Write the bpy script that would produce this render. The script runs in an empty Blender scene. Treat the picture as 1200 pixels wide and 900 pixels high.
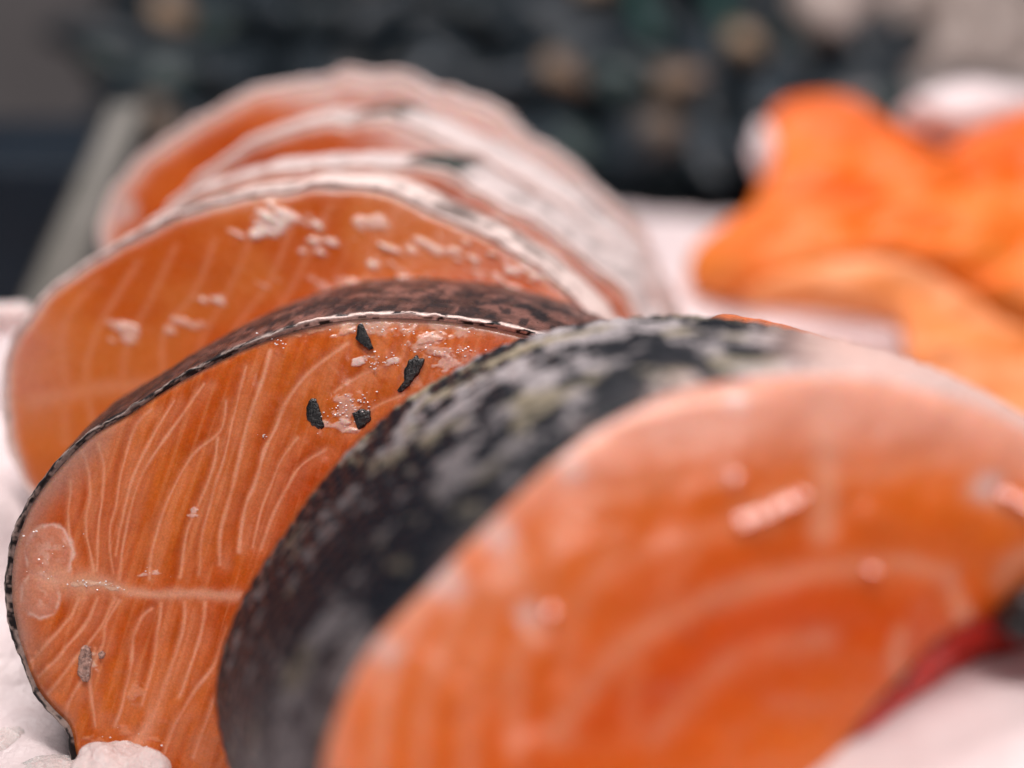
import bpy, math, random
import numpy as np
from mathutils import Vector, geometry as mgeo

random.seed(7)
S = bpy.context.scene
COL = S.collection

# ------------------------------------------------------------------ camera
PITCH = math.radians(20.0)
CAM = np.array((0.0, 0.0, 0.20))
FWD = np.array((0.0, math.cos(PITCH), -math.sin(PITCH)))
RGT = np.array((1.0, 0.0, 0.0))
UPV = np.array((0.0, math.sin(PITCH), math.cos(PITCH)))
FPX = 1200 * 50.0 / 36.0
cd = bpy.data.cameras.new('camera')
cd.lens = 50.0
cd.sensor_width = 36.0
cd.clip_start = 0.005
cd.clip_end = 20.0
cd.dof.use_dof = True
cd.dof.focus_distance = 0.2495
cd.dof.aperture_fstop = 4.0
cam = bpy.data.objects.new('camera', cd)
COL.objects.link(cam)
cam.location = CAM
cam.rotation_euler = (math.pi / 2 - PITCH, 0, 0)
S.camera = cam
S.render.resolution_x = 1024
S.render.resolution_y = 768

# ------------------------------------------------------------------ world and lamps
W = bpy.data.worlds.new('World')
S.world = W
W.use_nodes = True
W.node_tree.nodes['Background'].inputs[0].default_value = (0.30, 0.46, 0.62, 1)
W.node_tree.nodes['Background'].inputs[1].default_value = 0.11


def area(name, loc, target, sx, sy, power, color):
    l = bpy.data.lights.new(name, 'AREA')
    l.shape = 'RECTANGLE'
    l.size, l.size_y = sx, sy
    l.energy = power
    l.color = color
    o = bpy.data.objects.new(name, l)
    COL.objects.link(o)
    o.location = loc
    o.rotation_euler = (Vector(target) - Vector(loc)).to_track_quat('-Z', 'Y').to_euler()
    return o


# counter lamps: a long pinkish tube fitting above, a second one further back, plus an added front fill behind the camera
area('counter_lamp', (-0.08, 0.13, 1.00), (0.0, 0.26, 0.10), 0.90, 0.12, 8.6, (1.0, 0.885, 0.85))
area('rear_counter_lamp', (0.06, 0.55, 0.64), (0.04, 0.34, 0.08), 0.80, 0.07, 3.5, (1.0, 0.92, 0.92))
area('front_fill', (0.16, -0.45, 0.62), (-0.02, 0.25, 0.10), 0.4, 0.20, 1.4, (1.0, 0.88, 0.84))

S.view_settings.view_transform = 'Standard'
S.view_settings.look = 'None'
S.view_settings.exposure = 0.0
S.view_settings.gamma = 1.0


# ------------------------------------------------------------------ helpers
def s2l(c):
    c = np.asarray(c, float) / 255.0
    return np.where(c <= 0.04045, c / 12.92, ((c + 0.055) / 1.055) ** 2.4)


def unproj(px, py, d):
    px, py, d = np.broadcast_arrays(np.asarray(px, float), np.asarray(py, float), np.asarray(d, float))
    X = (px - 600) / FPX
    Y = (450 - py) / FPX
    return CAM + d[..., None] * (FWD + X[..., None] * RGT + Y[..., None] * UPV)


def plane_depth(px, py, pl):
    D, a, b = pl
    X = (np.asarray(px, float) - 600) / FPX
    Y = (450 - np.asarray(py, float)) / FPX
    return D / (1 + a * X + b * Y)


def plane_normal(pl):          # pointing away from the viewer's side
    D, a, b = pl
    n = a * RGT + b * UPV + FWD
    return n / np.linalg.norm(n)


def camvec(v):
    return v[0] * RGT + v[1] * UPV + v[2] * FWD


def h2(ix, iy, seed):
    n = (ix.astype(np.int64) * 374761393 + iy.astype(np.int64) * 668265263 + seed * 974634777) & 0x7fffffff
    n = ((n ^ (n >> 13)) * 1274126177) & 0x7fffffff
    n = n ^ (n >> 16)
    return (n & 0xffff) / 65535.0


def vn(x, y, seed=0):
    x = np.asarray(x, float)
    y = np.asarray(y, float)
    ix = np.floor(x).astype(np.int64)
    iy = np.floor(y).astype(np.int64)
    fx = x - ix
    fy = y - iy
    fx = fx * fx * (3 - 2 * fx)
    fy = fy * fy * (3 - 2 * fy)
    a = h2(ix, iy, seed)
    b = h2(ix + 1, iy, seed)
    c = h2(ix, iy + 1, seed)
    d = h2(ix + 1, iy + 1, seed)
    return (a * (1 - fx) + b * fx) * (1 - fy) + (c * (1 - fx) + d * fx) * fy


def fbm(x, y, seed=0, o=4):
    t = 0
    amp = 0.5
    s = 0
    for i in range(o):
        t = t + amp * vn(np.asarray(x) * 2 ** i + 17.3 * i, np.asarray(y) * 2 ** i - 9.1 * i, seed + i)
        s += amp
        amp *= 0.5
    return t / s


def sstep(a, b, x):
    t = np.clip((np.asarray(x, float) - a) / (b - a), 0, 1)
    return t * t * (3 - 2 * t)


def mixc(c1, c2, t):
    t = np.asarray(t)[..., None]
    return c1 * (1 - t) + c2 * t


def spline(pts, n, closed=True):
    p = np.asarray(pts, float)
    out = []
    m = len(p)
    rng = range(m if closed else m - 1)
    for i in rng:
        if closed:
            p0, p1, p2, p3 = p[(i - 1) % m], p[i], p[(i + 1) % m], p[(i + 2) % m]
        else:
            p0, p1, p2, p3 = p[max(i - 1, 0)], p[i], p[i + 1], p[min(i + 2, m - 1)]
        t = np.linspace(0, 1, 24, endpoint=False)[:, None]
        out.append(0.5 * ((2 * p1) + (-p0 + p2) * t + (2 * p0 - 5 * p1 + 4 * p2 - p3) * t * t
                          + (-p0 + 3 * p1 - 3 * p2 + p3) * t ** 3))
    out = np.concatenate(out)
    if closed:
        out = np.vstack([out, out[:1]])
    else:
        out = np.vstack([out, p[-1:]])
    L = np.concatenate([[0], np.cumsum(np.linalg.norm(np.diff(out, axis=0), axis=1))])
    t = np.linspace(0, L[-1], n, endpoint=not closed)
    return np.stack([np.interp(t, L, out[:, k]) for k in range(out.shape[1])], 1)


def out_normals(o):
    tg = np.roll(o, -1, 0) - np.roll(o, 1, 0)
    tg = tg / (np.linalg.norm(tg, axis=1)[:, None] + 1e-9)
    n = np.stack([tg[:, 1], -tg[:, 0]], 1)
    c = o.mean(0)
    if ((o - c) * n).sum() < 0:
        n = -n
    return n


def polydist(px, py, line, reach=None):
    l = np.asarray(line, float)
    if reach is not None:          # only points near the line need an exact distance
        best = np.full(px.shape, 1e3)
        k = np.where((px > l[:, 0].min() - reach) & (px < l[:, 0].max() + reach) & (py > l[:, 1].min() - reach) & (py < l[:, 1].max() + reach))
        best[k] = polydist(px[k], py[k], l)
        return best
    best = np.full(px.shape, 1e9)
    for i in range(len(l) - 1):
        ax, ay = l[i]
        bx, by = l[i + 1]
        dx, dy = bx - ax, by - ay
        t = np.clip(((px - ax) * dx + (py - ay) * dy) / (dx * dx + dy * dy + 1e-9), 0, 1)
        best = np.minimum(best, np.hypot(px - ax - t * dx, py - ay - t * dy))
    return best


def ring_faces(nr, n, off=0):
    i = np.arange(nr - 1)[:, None] * n
    j = np.arange(n)[None, :]
    k = (j + 1) % n
    f = np.stack([i + j, i + k, i + n + k, i + n + j], -1).reshape(-1, 4) + off
    return f.tolist()


def empty(name, loc):
    o = bpy.data.objects.new(name, None)
    o.empty_display_size = 0.01
    COL.objects.link(o)
    o.location = loc
    return o


def tag(o, label=None, cat=None, group=None, kind=None):
    if label: o['label'] = label
    if cat: o['category'] = cat
    if group: o['group'] = group
    if kind: o['kind'] = kind
    return o


def mesh_obj(name, verts, faces, mat, parent=None, origin=(0, 0, 0), cols=None, smooth=True):
    origin = np.asarray(origin, float)
    v = np.asarray(verts, float) - origin
    me = bpy.data.meshes.new(name)
    me.from_pydata(v.tolist(), [], faces)
    if cols is not None:
        a = me.color_attributes.new('Col', 'FLOAT_COLOR', 'POINT')
        c = np.ones((len(v), 4), np.float32)
        cc = np.asarray(cols)
        c[:, :cc.shape[1]] = cc
        a.data.foreach_set('color', c.ravel())
    me.materials.append(mat)
    if smooth:
        me.polygons.foreach_set('use_smooth', [True] * len(me.polygons))
    me.update()
    o = bpy.data.objects.new(name, me)
    COL.objects.link(o)
    if parent is not None:
        o.parent = parent
    else:
        o.location = origin
    return o


# ------------------------------------------------------------------ materials
def nodes(name):
    m = bpy.data.materials.new(name)
    m.use_nodes = True
    nt = m.node_tree
    return m, nt, nt.nodes['Principled BSDF']


def mk(nt, t, **kw):
    n = nt.nodes.new(t)
    for k, v in kw.items():
        setattr(n, k, v)
    return n


def noise(nt, scale, detail=3, rough=0.5, vec=None):
    n = mk(nt, 'ShaderNodeTexNoise')
    n.inputs['Scale'].default_value = scale
    n.inputs['Detail'].default_value = detail
    n.inputs['Roughness'].default_value = rough
    tc = mk(nt, 'ShaderNodeTexCoord')
    nt.links.new(tc.outputs['Object'], n.inputs['Vector'])
    return n


def ramp(nt, src, p0, v0, p1, v1):
    r = mk(nt, 'ShaderNodeMapRange')
    r.inputs['From Min'].default_value = p0
    r.inputs['From Max'].default_value = p1
    r.inputs['To Min'].default_value = v0
    r.inputs['To Max'].default_value = v1
    nt.links.new(src, r.inputs['Value'])
    return r.outputs['Result']


def attr_material(name, mottle=0.25, mscale=900, sss=0.0, radius=(0.004, 0.0015, 0.0007), rough=(0.25, 0.5),
                  rscale=500, coat=0.0, bump=0.0, bscale=1500, bdist=0.0004, spec=0.5, const=None):
    m, nt, b = nodes(name)
    if const is None:
        at = mk(nt, 'ShaderNodeVertexColor', layer_name='Col')
        src = at.outputs['Color']
    else:
        rg = mk(nt, 'ShaderNodeRGB')
        rg.outputs[0].default_value = (*const, 1)
        src = rg.outputs[0]
    n = noise(nt, mscale, 4, 0.6)
    val = ramp(nt, n.outputs['Fac'], 0.3, 1 - mottle, 0.7, 1 + mottle)
    mx = mk(nt, 'ShaderNodeVectorMath', operation='SCALE')
    nt.links.new(src, mx.inputs[0])
    nt.links.new(val, mx.inputs['Scale'])
    nt.links.new(mx.outputs[0], b.inputs['Base Color'])
    n2 = noise(nt, rscale, 3, 0.6)
    nt.links.new(ramp(nt, n2.outputs['Fac'], 0.35, rough[0], 0.65, rough[1]), b.inputs['Roughness'])
    if sss:
        b.inputs['Subsurface Weight'].default_value = sss
        b.inputs['Subsurface Radius'].default_value = radius
        b.inputs['Subsurface Scale'].default_value = 1.0
    b.inputs['Coat Weight'].default_value = coat
    b.inputs['Coat Roughness'].default_value = 0.12
    b.inputs['Specular IOR Level'].default_value = spec
    if bump:
        n3 = noise(nt, bscale, 4, 0.6)
        bp = mk(nt, 'ShaderNodeBump')
        bp.inputs['Strength'].default_value = bump
        bp.inputs['Distance'].default_value = bdist
        nt.links.new(n3.outputs['Fac'], bp.inputs['Height'])
        nt.links.new(bp.outputs[0], b.inputs['Normal'])
        nt.links.new(bp.outputs[0], b.inputs['Coat Normal'])
    return m


M_FLESH = attr_material('salmon_flesh', 0.13, 2600, 0.40, (0.004, 0.0011, 0.0003), (0.16, 0.40), 500, 0.25, 0.10, 900, 0.0005, spec=0.35)
M_SKIN = attr_material('salmon_skin', 0.25, 1500, 0.0, rough=(0.25, 0.5), rscale=600, coat=0.05, bump=0.35, bscale=1100, bdist=0.0005, spec=0.12)
M_FILLET = attr_material('fillet_flesh', 0.10, 300, 0.0, (0.005, 0.002, 0.001), (0.35, 0.55), 200, 0.05, 0.2, 300, 0.001, spec=0.25)
M_FAT = attr_material('salmon_fat', 0.10, 1500, 0.3, (0.002, 0.0012, 0.001), (0.12, 0.4), 900, 0.3, 0.6, 2500, 0.0004, const=tuple(s2l((238, 184, 154))))
M_RED = attr_material('bloody_lining', 0.45, 420, 0.15, (0.003, 0.0006, 0.0004), (0.12, 0.3), 500, 0.15, 0.5, 600, 0.0012, const=tuple(s2l((206, 34, 6))))
M_DARK = attr_material('dark_glossy', 0.3, 900, rough=(0.12, 0.4), coat=0.5, bump=0.45, bscale=1600, bdist=0.0006, const=(0.012, 0.012, 0.013))
M_FLECK = attr_material('silvery_fleck', 0.8, 1300, rough=(0.12, 0.4), coat=0.4, bump=1.0, bscale=1500, bdist=0.0008, const=(0.42, 0.25, 0.20))
M_ICE = attr_material('packed_ice', 0.07, 120, 0.0, (0.006, 0.0045, 0.0045), (0.25, 0.6), 160, 0.1, 0.5, 260, 0.002, const=(0.78, 0.68, 0.685))
M_ICE2 = attr_material('wet_ice', 0.06, 400, 0.6, (0.006, 0.004, 0.004), (0.08, 0.35), 500, 0.3, 0.8, 700, 0.0016, const=(0.86, 0.72, 0.70))
M_GLINT = attr_material('ice_glint', 0.05, 900, rough=(0.06, 0.15), coat=1.0, const=(0.92, 0.86, 0.85))
M_SHELL = attr_material('shell', 0.35, 60, rough=(0.35, 0.6), rscale=80, coat=0.0, bump=0.3, bscale=200, bdist=0.002)
M_NAVY = attr_material('navy_plastic', 0.15, 30, rough=(0.45, 0.6), rscale=60, spec=0.2, const=(0.006, 0.013, 0.022), bump=0.1, bscale=300)
M_KHAKI = attr_material('olive_plastic', 0.2, 40, rough=(0.35, 0.5), rscale=60, const=(0.07, 0.068, 0.055), bump=0.1, bscale=300)
M_NET = attr_material('green_net', 0.25, 90, rough=(0.4, 0.6), rscale=60, const=(0.012, 0.05, 0.045), bump=0.3, bscale=300)
M_WALL = attr_material('backdrop_wall', 0.25, 4, rough=(0.6, 0.8), rscale=10, const=(0.24, 0.225, 0.225), bump=0.1, bscale=40)
M_HEAP = attr_material('dark_wet_tray', 0.3, 30, rough=(0.4, 0.7), rscale=60, const=(0.009, 0.017, 0.023), bump=0.2, bscale=100)

# ------------------------------------------------------------------ setting: ice bed and backdrop
CTRL = [(80, 893, .250), (20, 890, .250), (120, 915, .240), (20, 700, .287), (0, 570, .298), (-40, 470, .335),
        (-60, 440, .38), (20, 430, .40), (300, 960, .25), (620, 1000, .22), (820, 950, .186), (870, 925, .184),
        (1010, 894, .182), (1110, 866, .182), (1200, 832, .182), (1320, 808, .182), (1250, 1000, .16), (900, 1050, .16),
        (760, 262, .59), (1000, 262, .60), (1200, 250, .60), (1000, 400, .445), (900, 350, .468), (780, 330, .475), (600, 260, .60), (900, 262, .60),
        (1200, 560, .44), (1300, 600, .42), (860, 480, .43), (400, 700, .33), (300, 500, .38), (400, 330, .46),
        (-250, 500, .33), (-300, 900, .26), (-250, 1100, .2), (600, 1300, .16), (-300, 420, .5), (-100, 400, .50), (1600, 300, .5), (1700, 800, .25)]
CW = np.array([unproj(*c) for c in CTRL])


def bed_z(x, y):
    x = np.asarray(x, float)
    y = np.asarray(y, float)
    d2 = (x[..., None] - CW[:, 0]) ** 2 + (y[..., None] - CW[:, 1]) ** 2 + 6e-5
    w = d2 ** -1.7
    z = (w * CW[:, 2]).sum(-1) / w.sum(-1)
    return z


nx, ny = 300, 260
gx, gy = np.meshgrid(np.linspace(-0.34, 0.46, nx), np.linspace(0.05, 0.60, ny))
gz = bed_z(gx, gy) + (0.35 + 0.65 * sstep(.17, .23, gy)) * (0.006 * (fbm(gx * 45, gy * 45, 3, 4) - 0.5) + 0.004 * np.abs(fbm(gx * 120, gy * 120, 8, 3) - 0.5)) - 0.001
V = np.stack([gx, gy, gz], -1).reshape(-1, 3)
i = np.arange(ny - 1)[:, None] * nx
j = np.arange(nx - 1)[None]
Fc = np.stack([i + j, i + j + 1, i + nx + j + 1, i + nx + j], -1).reshape(-1, 4).tolist()
# rim going down so that the bed is a solid slab
ice = mesh_obj('ice_bed', V, Fc, M_ICE)
tag(ice, 'pinkish white packed ice under the salmon pieces', kind='structure')


def boxv(x0, x1, y0, y1, z0, z1):
    v = [(x, y, z) for z in (z0, z1) for y in (y0, y1) for x in (x0, x1)]
    f = [(0, 1, 3, 2), (4, 6, 7, 5), (0, 4, 5, 1), (2, 3, 7, 6), (0, 2, 6, 4), (1, 5, 7, 3)]
    return v, f


v, f = boxv(-1.6, 1.6, 1.25, 1.30, -0.6, 1.2)
tag(mesh_obj('backdrop_wall', v, f, M_WALL, smooth=False), kind='structure')
v, f = boxv(-1.5, 1.5, 0.05, 1.55, -0.10, -0.02)
tag(mesh_obj('counter_top', v, f, M_HEAP, smooth=False), kind='structure')


# ------------------------------------------------------------------ steak builder
def build_steak(label, outline, center, pl, ext, facefn, skinfn, nang=700, nrad=60, rim_px=6.0, skin_px=4.0,
                dome=0.0015, back_scale=1.0, nlen=16, jag=1.0, scale_mm=0.0, seed=1, group='salmon steaks leaning in a row', wob=0.0):
    o = spline(outline, nang)
    if wob:
        kk = np.arange(nang) * (900.0 / nang)
        o = o + out_normals(o) * (wob * ((fbm(kk / 16, kk * 0 + seed, seed + 50, 3) - .5) * 2 + (fbm(kk / 60, kk * 0 + seed, seed + 51, 2) - .5) * 2))[:, None]
    c = np.array(center, float)
    nrm = out_normals(o)
    n = plane_normal(pl)
    ev = camvec(ext)
    low = o[np.argmax(o[:, 1])]
    base = unproj(c[0], low[1], plane_depth(c[0], low[1], pl))
    root = empty('salmon_steak', base)
    tag(root, label, 'salmon steak', group)
    # ---- flesh: cut face, rounded edge, sides, back
    R = np.linalg.norm(o - c, axis=1)
    r = np.concatenate([np.linspace(0.0, 1.0, nrad) ** 0.9])
    r[0] = 0.004
    rv, px, py, z = [], [], [], []
    PX = c[0] + (o[None, :, 0] - c[0]) * r[:, None]
    PY = c[1] + (o[None, :, 1] - c[1]) * r[:, None]
    edge = (1 - r[:, None]) * R[None]           # px from the rim
    col, hgt = facefn(PX, PY, edge)
    h = hgt + dome * (1 - r[:, None] ** 3) - 0.0007 * np.exp(-(edge / rim_px) ** 2)
    P = unproj(PX, PY, plane_depth(PX, PY, pl)) - n * h[..., None]
    rings = [P]
    cols = [col]
    oc = o - nrm * 0.6
    for t in (0.3, 0.7, 1.0):
        q = unproj(oc[:, 0], oc[:, 1], plane_depth(oc[:, 0], oc[:, 1], pl)) + ev * t
        q = q.mean(0) + (q - q.mean(0)) * (1 + (back_scale - 1) * t)
        rings.append(q[None])
        cols.append(col[-1:])
    q = rings[-1][0]
    for sft in (0.6, 0.05):
        rings.append((q.mean(0) + (q - q.mean(0)) * sft)[None])
        cols.append(col[-1:])
    VV = np.concatenate(rings)
    CC = np.concatenate(cols)
    nr = VV.shape[0]
    F = ring_faces(nr, nang)
    F.append(list(range(nang))[::-1])
    F.append(list(range((nr - 1) * nang, nr * nang)))
    mesh_obj('flesh', VV.reshape(-1, 3), F, M_FLESH, root, base, CC.reshape(-1, 3))
    # ---- skin: a thin shell wrapped round the flesh
    s = np.arange(nang) / nang
    L = np.concatenate([[0], np.cumsum(np.linalg.norm(np.diff(o, axis=0), axis=1))])
    jn = ((fbm(L / 15, L * 0 + seed, seed, 3) - 0.5) * 3.4 + (fbm(L / 60, L * 0 + seed, seed + 3, 2) - 0.5) * 1.6) * jag
    rings, cols = [], []
    pxm = pl[0] / FPX
    for k, (off, fwd) in enumerate(((-0.9, -0.0008), (-0.25, 0.0000), (0.1, 0.0003), (0.4, 0.0004), (0.7, 0.0003), (1.0, 0.0000))):
        oo = o + nrm * (off * skin_px + (jn * 1.1 if off > 0.05 else 0))[..., None] if not np.isscalar(off * skin_px + (jn * 1.1 if off > 0.05 else 0)) else o + nrm * (off * skin_px)
        q = unproj(oo[:, 0], oo[:, 1], plane_depth(oo[:, 0], oo[:, 1], pl)) - n * (fwd + 0.00018 * jn * (off > 0.05))[..., None] if not np.isscalar(fwd + 0.00018 * jn * (off > 0.05)) else unproj(oo[:, 0], oo[:, 1], plane_depth(oo[:, 0], oo[:, 1], pl)) - n * fwd
        rings.append(q)
        cols.append(skinfn(L, np.full(nang, -1.0 + k * 0.16), o))
    oo = o + nrm * skin_px
    w3 = unproj(oo[:, 0], oo[:, 1], plane_depth(oo[:, 0], oo[:, 1], pl))
    nw = nrm[:, :1] * RGT - nrm[:, 1:] * UPV
    for t in np.linspace(0.02, 1, nlen):
        q = w3 + ev * t
        q = q.mean(0) + (q - q.mean(0)) * (1 + (back_scale - 1) * t)
        bul = 0.0012 * math.sin(math.pi * min(1, t * 1.1))
        sc = 0.0004 * (fbm(L / 14, np.full(nang, t * 8.0), seed + 4, 3) - 0.5)
        q = q + nw * (bul + sc)[:, None]
        rings.append(q)
        cols.append(skinfn(L, np.full(nang, t), o))
    # turn the back edge in
    q = rings[-1]
    rings.append(q.mean(0) + (q - q.mean(0)) * 0.97)
    cols.append(cols[-1])
    mesh_obj('skin', np.concatenate(rings), ring_faces(len(rings), nang), M_SKIN, root, base, np.concatenate(cols))
    return root, base, n


ORANGE = s2l((210, 108, 36))
DEEP = s2l((190, 60, 2))
PALE = s2l((236, 166, 130))
WHITE = s2l((250, 228, 220))
GREY = s2l((150, 116, 104))
BROWN = s2l((128, 72, 50))

# ---------------------------------------------------------------- the steak in focus
UP = [[(83, 563), (83, 585), (82, 612), (86, 650)], [(98, 530), (105, 553), (107, 580), (103, 616), (112, 668)],
      [(115, 520), (123, 547), (122, 580), (117, 623), (116, 668)],
      [(177, 480), (160, 500), (145, 547), (138, 590), (131, 626), (135, 672)],
      [(240, 450), (200, 507), (170, 553), (157, 590), (146, 640), (142, 678)],
      [(266, 470), (264, 490), (257, 508), (230, 530), (210, 563), (190, 608), (180, 651), (178, 678)],
      [(257, 513), (253, 540), (240, 580), (222, 622), (213, 675)], [(288, 430), (268, 520), (253, 575), (240, 625), (236, 672)], [(205, 470), (180, 512), (158, 556), (147, 600), (138, 650)],
      [(317, 411), (309, 445), (290, 503), (278, 557), (261, 618), (260, 660)],
      [(407, 403), (360, 440), (336, 472), (325, 500), (312, 528), (302, 563), (289, 596), (283, 645)],
      [(350, 513), (333, 537), (320, 567), (307, 600), (298, 640)],
      [(383, 527), (353, 547), (337, 573), (320, 607), (307, 643)],
      [(450, 430), (420, 442), (393, 460)], [(473, 463), (440, 477), (405, 505)]]
LO = [[(94, 701), (85, 722), (55, 755), (36, 775)], [(117, 699), (103, 729), (71, 768), (46, 793)],
      [(137, 701), (121, 733), (89, 772), (57, 813)],
      [(142, 703), (126, 729), (123, 754), (107, 783), (82, 822), (78, 843)],
      [(180, 712), (168, 722), (160, 742), (155, 779), (146, 822), (136, 850)],
      [(219, 704), (219, 722), (213, 751), (196, 800), (174, 850), (160, 868)],
      [(192, 706), (188, 735), (182, 775), (168, 825)], [(243, 705), (238, 740), (226, 775), (212, 815)], [(268, 735), (252, 779), (228, 811), (206, 850), (190, 890)], [(262, 800), (249, 829), (228, 886)],
      [(114, 758), (107, 800), (112, 850)]]
SEPT = [(62, 676), (85, 682), (121, 683), (156, 693), (185, 696), (228, 694), (275, 697), (360, 700), (470, 705)]
rl = random.Random(3)
STY = {}


def rot_line(l, seed, amp=1.1):
    p = spline(l, 40, False)
    t = np.arange(40) / 40.0
    p[:, 0] += (fbm(t * 7, t * 0 + seed, seed, 2) - 0.5) * amp * 2
    return p


def face2(px, py, edge):
    shp = px.shape
    x, y, e = px.ravel(), py.ravel(), edge.ravel()
    big = fbm(x / 120, y / 120, 5, 3)
    col = mixc(mixc(ORANGE, s2l((198, 90, 22)), sstep(.35, .65, big)), DEEP, 0.55 * sstep(220, 420, x) * sstep(470, 600, y))
    # muscle fibre mottling running down the flakes
    fib = fbm(x / 5 + y / 40, y / 14, 21, 3)
    col = col * (0.9 + 0.2 * fib)[:, None]
    streak = fbm((x + 0.32 * y) / 6.5, y / 95 + x / 160, 23, 3)
    col = mixc(col, s2l((232, 150, 100)), 0.30 * sstep(.50, .70, streak))
    col = mixc(col, s2l((176, 62, 10)), 0.28 * sstep(.46, .30, streak))
    h = np.zeros_like(x)
    near = (x < 680)
    idx = np.where(near)[0]
    xx, yy = x[idx], y[idx]
    inten = np.zeros_like(xx)
    soft = np.zeros_like(xx)
    band = np.zeros_like(xx)
    dmin = np.full(xx.shape, 60.0)
    for k, l in enumerate(UP + LO):
        p = rot_line(l, k + 3)
        d = polydist(xx, yy, p, 32)
        wdt = (1.3 if k not in (9, 10) else 1.9) if k < len(UP) else 1.7
        if k == len(UP) + 5:
            wdt = 3.5 + 5.5 * 1
            wv = 2.2 + 7 * sstep(770, 850, yy)
        else:
            wv = wdt * (0.75 + 0.9 * vn(yy / 16, xx * 0 + k, 90))
        am = (0.26 + 0.50 * vn(yy / 24, xx * 0 + k * 3.3, 70)) * (1.0 if k != 10 else 1.25)
        inten = np.maximum(inten, am * np.exp(-(d / wv) ** 2))
        soft = np.maximum(soft, 0.36 * np.exp(-(d / 4.5) ** 2))
        d3 = polydist(xx, yy, p + np.array((7.0, 2.0)), 26)
        soft = np.maximum(soft, 0.30 * np.exp(-(d3 / 8.0) ** 2) * (0.4 + vn(yy / 30, xx * 0 + k * 1.7, 91)))
        d4 = polydist(xx, yy, p + np.array((-6.0, -1.0)), 20)
        band = np.maximum(band, np.exp(-(d4 / 5.0) ** 2))
        dmin = np.minimum(dmin, d)
    pale = np.clip(inten + soft * 0.8, 0, 1)
    cc = col[idx]
    cc = mixc(cc, cc * np.array((0.80, 0.68, 0.6)), 0.6 * band * (1 - pale))
    cc = mixc(cc, PALE, pale)
    # soft bright mid-flake bands between the seams, darker right against the seam
    hh = 0.00006 * sstep(0, 16, dmin)
    # pale patches
    for (cx, cy, rx, ry, a, colr) in ((160, 800, 12, 22, .5, PALE), (145, 868, 40, 20, .45, PALE), (232, 604, 12, 9, .5, WHITE),
                                      (480, 385, 120, 17, .75, s2l((222, 172, 152))), (350, 385, 70, 9, .55, PALE),
                                      (440, 424, 36, 9, .8, WHITE), (405, 478, 26, 22, .75, s2l((226, 178, 160))), (520, 425, 18, 12, .5, WHITE),
                                      (330, 403, 10, 8, .6, WHITE), (505, 408, 46, 12, .6, s2l((228, 190, 176))), (392, 500, 28, 10, .5, WHITE),
                                      (110, 770, 9, 16, .4, WHITE), (180, 672, 16, 5, .5, WHITE)):
        d = np.hypot((xx - cx) / rx, (yy - cy) / ry)
        nz = fbm(xx / 9, yy / 9, 33, 3)
        nz = fbm(xx / 15, yy / 9, 33, 4)
        m = a * sstep(.40 + .22 * d * d, .54 + .22 * d * d, nz) * (d < 1.6)
        cc = mixc(cc, colr, m)
        hh += 0.0003 * m * (nz)
    # lateral band of soft fatty muscle against the skin
    for (cx, cy, rr) in ((60, 648, 29), (48, 697, 23)):
        nz = fbm(xx / 14, yy / 14, 40, 3)
        d = np.hypot(xx - cx, (yy - cy) * 0.86) + (nz - .5) * 10
        cc = mixc(cc, s2l((214, 146, 118)), 0.7 * sstep(rr + 3, rr - 4, d))
        cc = mixc(cc, s2l((238, 200, 184)), 0.8 * np.exp(-((d - rr) / 2.2) ** 2) * sstep(.3, .55, nz))
        cc = mixc(cc, s2l((232, 190, 172)), 0.6 * np.exp(-(d / (rr * .5)) ** 2) * sstep(.4, .6, fbm(xx / 8, yy / 8, 44, 2)))
        hh += 0.0003 * sstep(rr + 2, rr - 12, d)
    d = polydist(xx, yy, SEPT)
    wv = (6.5 + 10 * sstep(160, 90, xx)) * (0.7 + 0.6 * fbm(xx / 10, yy / 10, 50, 2))
    cc = mixc(cc, s2l((230, 172, 142)), 0.8 * np.exp(-(d / wv) ** 2))
    # translucent grey edge by the skin on the flank, browner low down
    ee = e[idx]
    lf = sstep(190, 90, xx)
    cc = mixc(cc, s2l((176, 136, 122)), 0.9 * lf * np.exp(-(ee / (26 + 6 * sstep(600, 560, yy))) ** 2) * sstep(800, 740, yy))
    cc = mixc(cc, BROWN, 0.6 * sstep(120, 60, xx) * sstep(735, 765, yy) * np.exp(-(ee / 26) ** 2) * sstep(.3, .6, fbm(xx / 12, yy / 12, 61, 3)))
    # whitish fat under the skin along the back
    top = sstep(120, 330, xx) * sstep(560, 480, yy)
    cc = mixc(cc, s2l((232, 196, 180)), top * 0.9 * np.exp(-(ee / (5 + 7 * sstep(300, 420, xx))) ** 2))
    col[idx] = cc
    h[idx] = hh
    h += 0.00030 * (fbm(x / 26, y / 26, 81, 3) - 0.5)
    h -= 0.0008 * np.exp(-(e / 26) ** 2) * sstep(200, 380, x) * sstep(560, 450, y)
    return col.reshape(shp + (3,)), h.reshape(shp)


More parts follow.
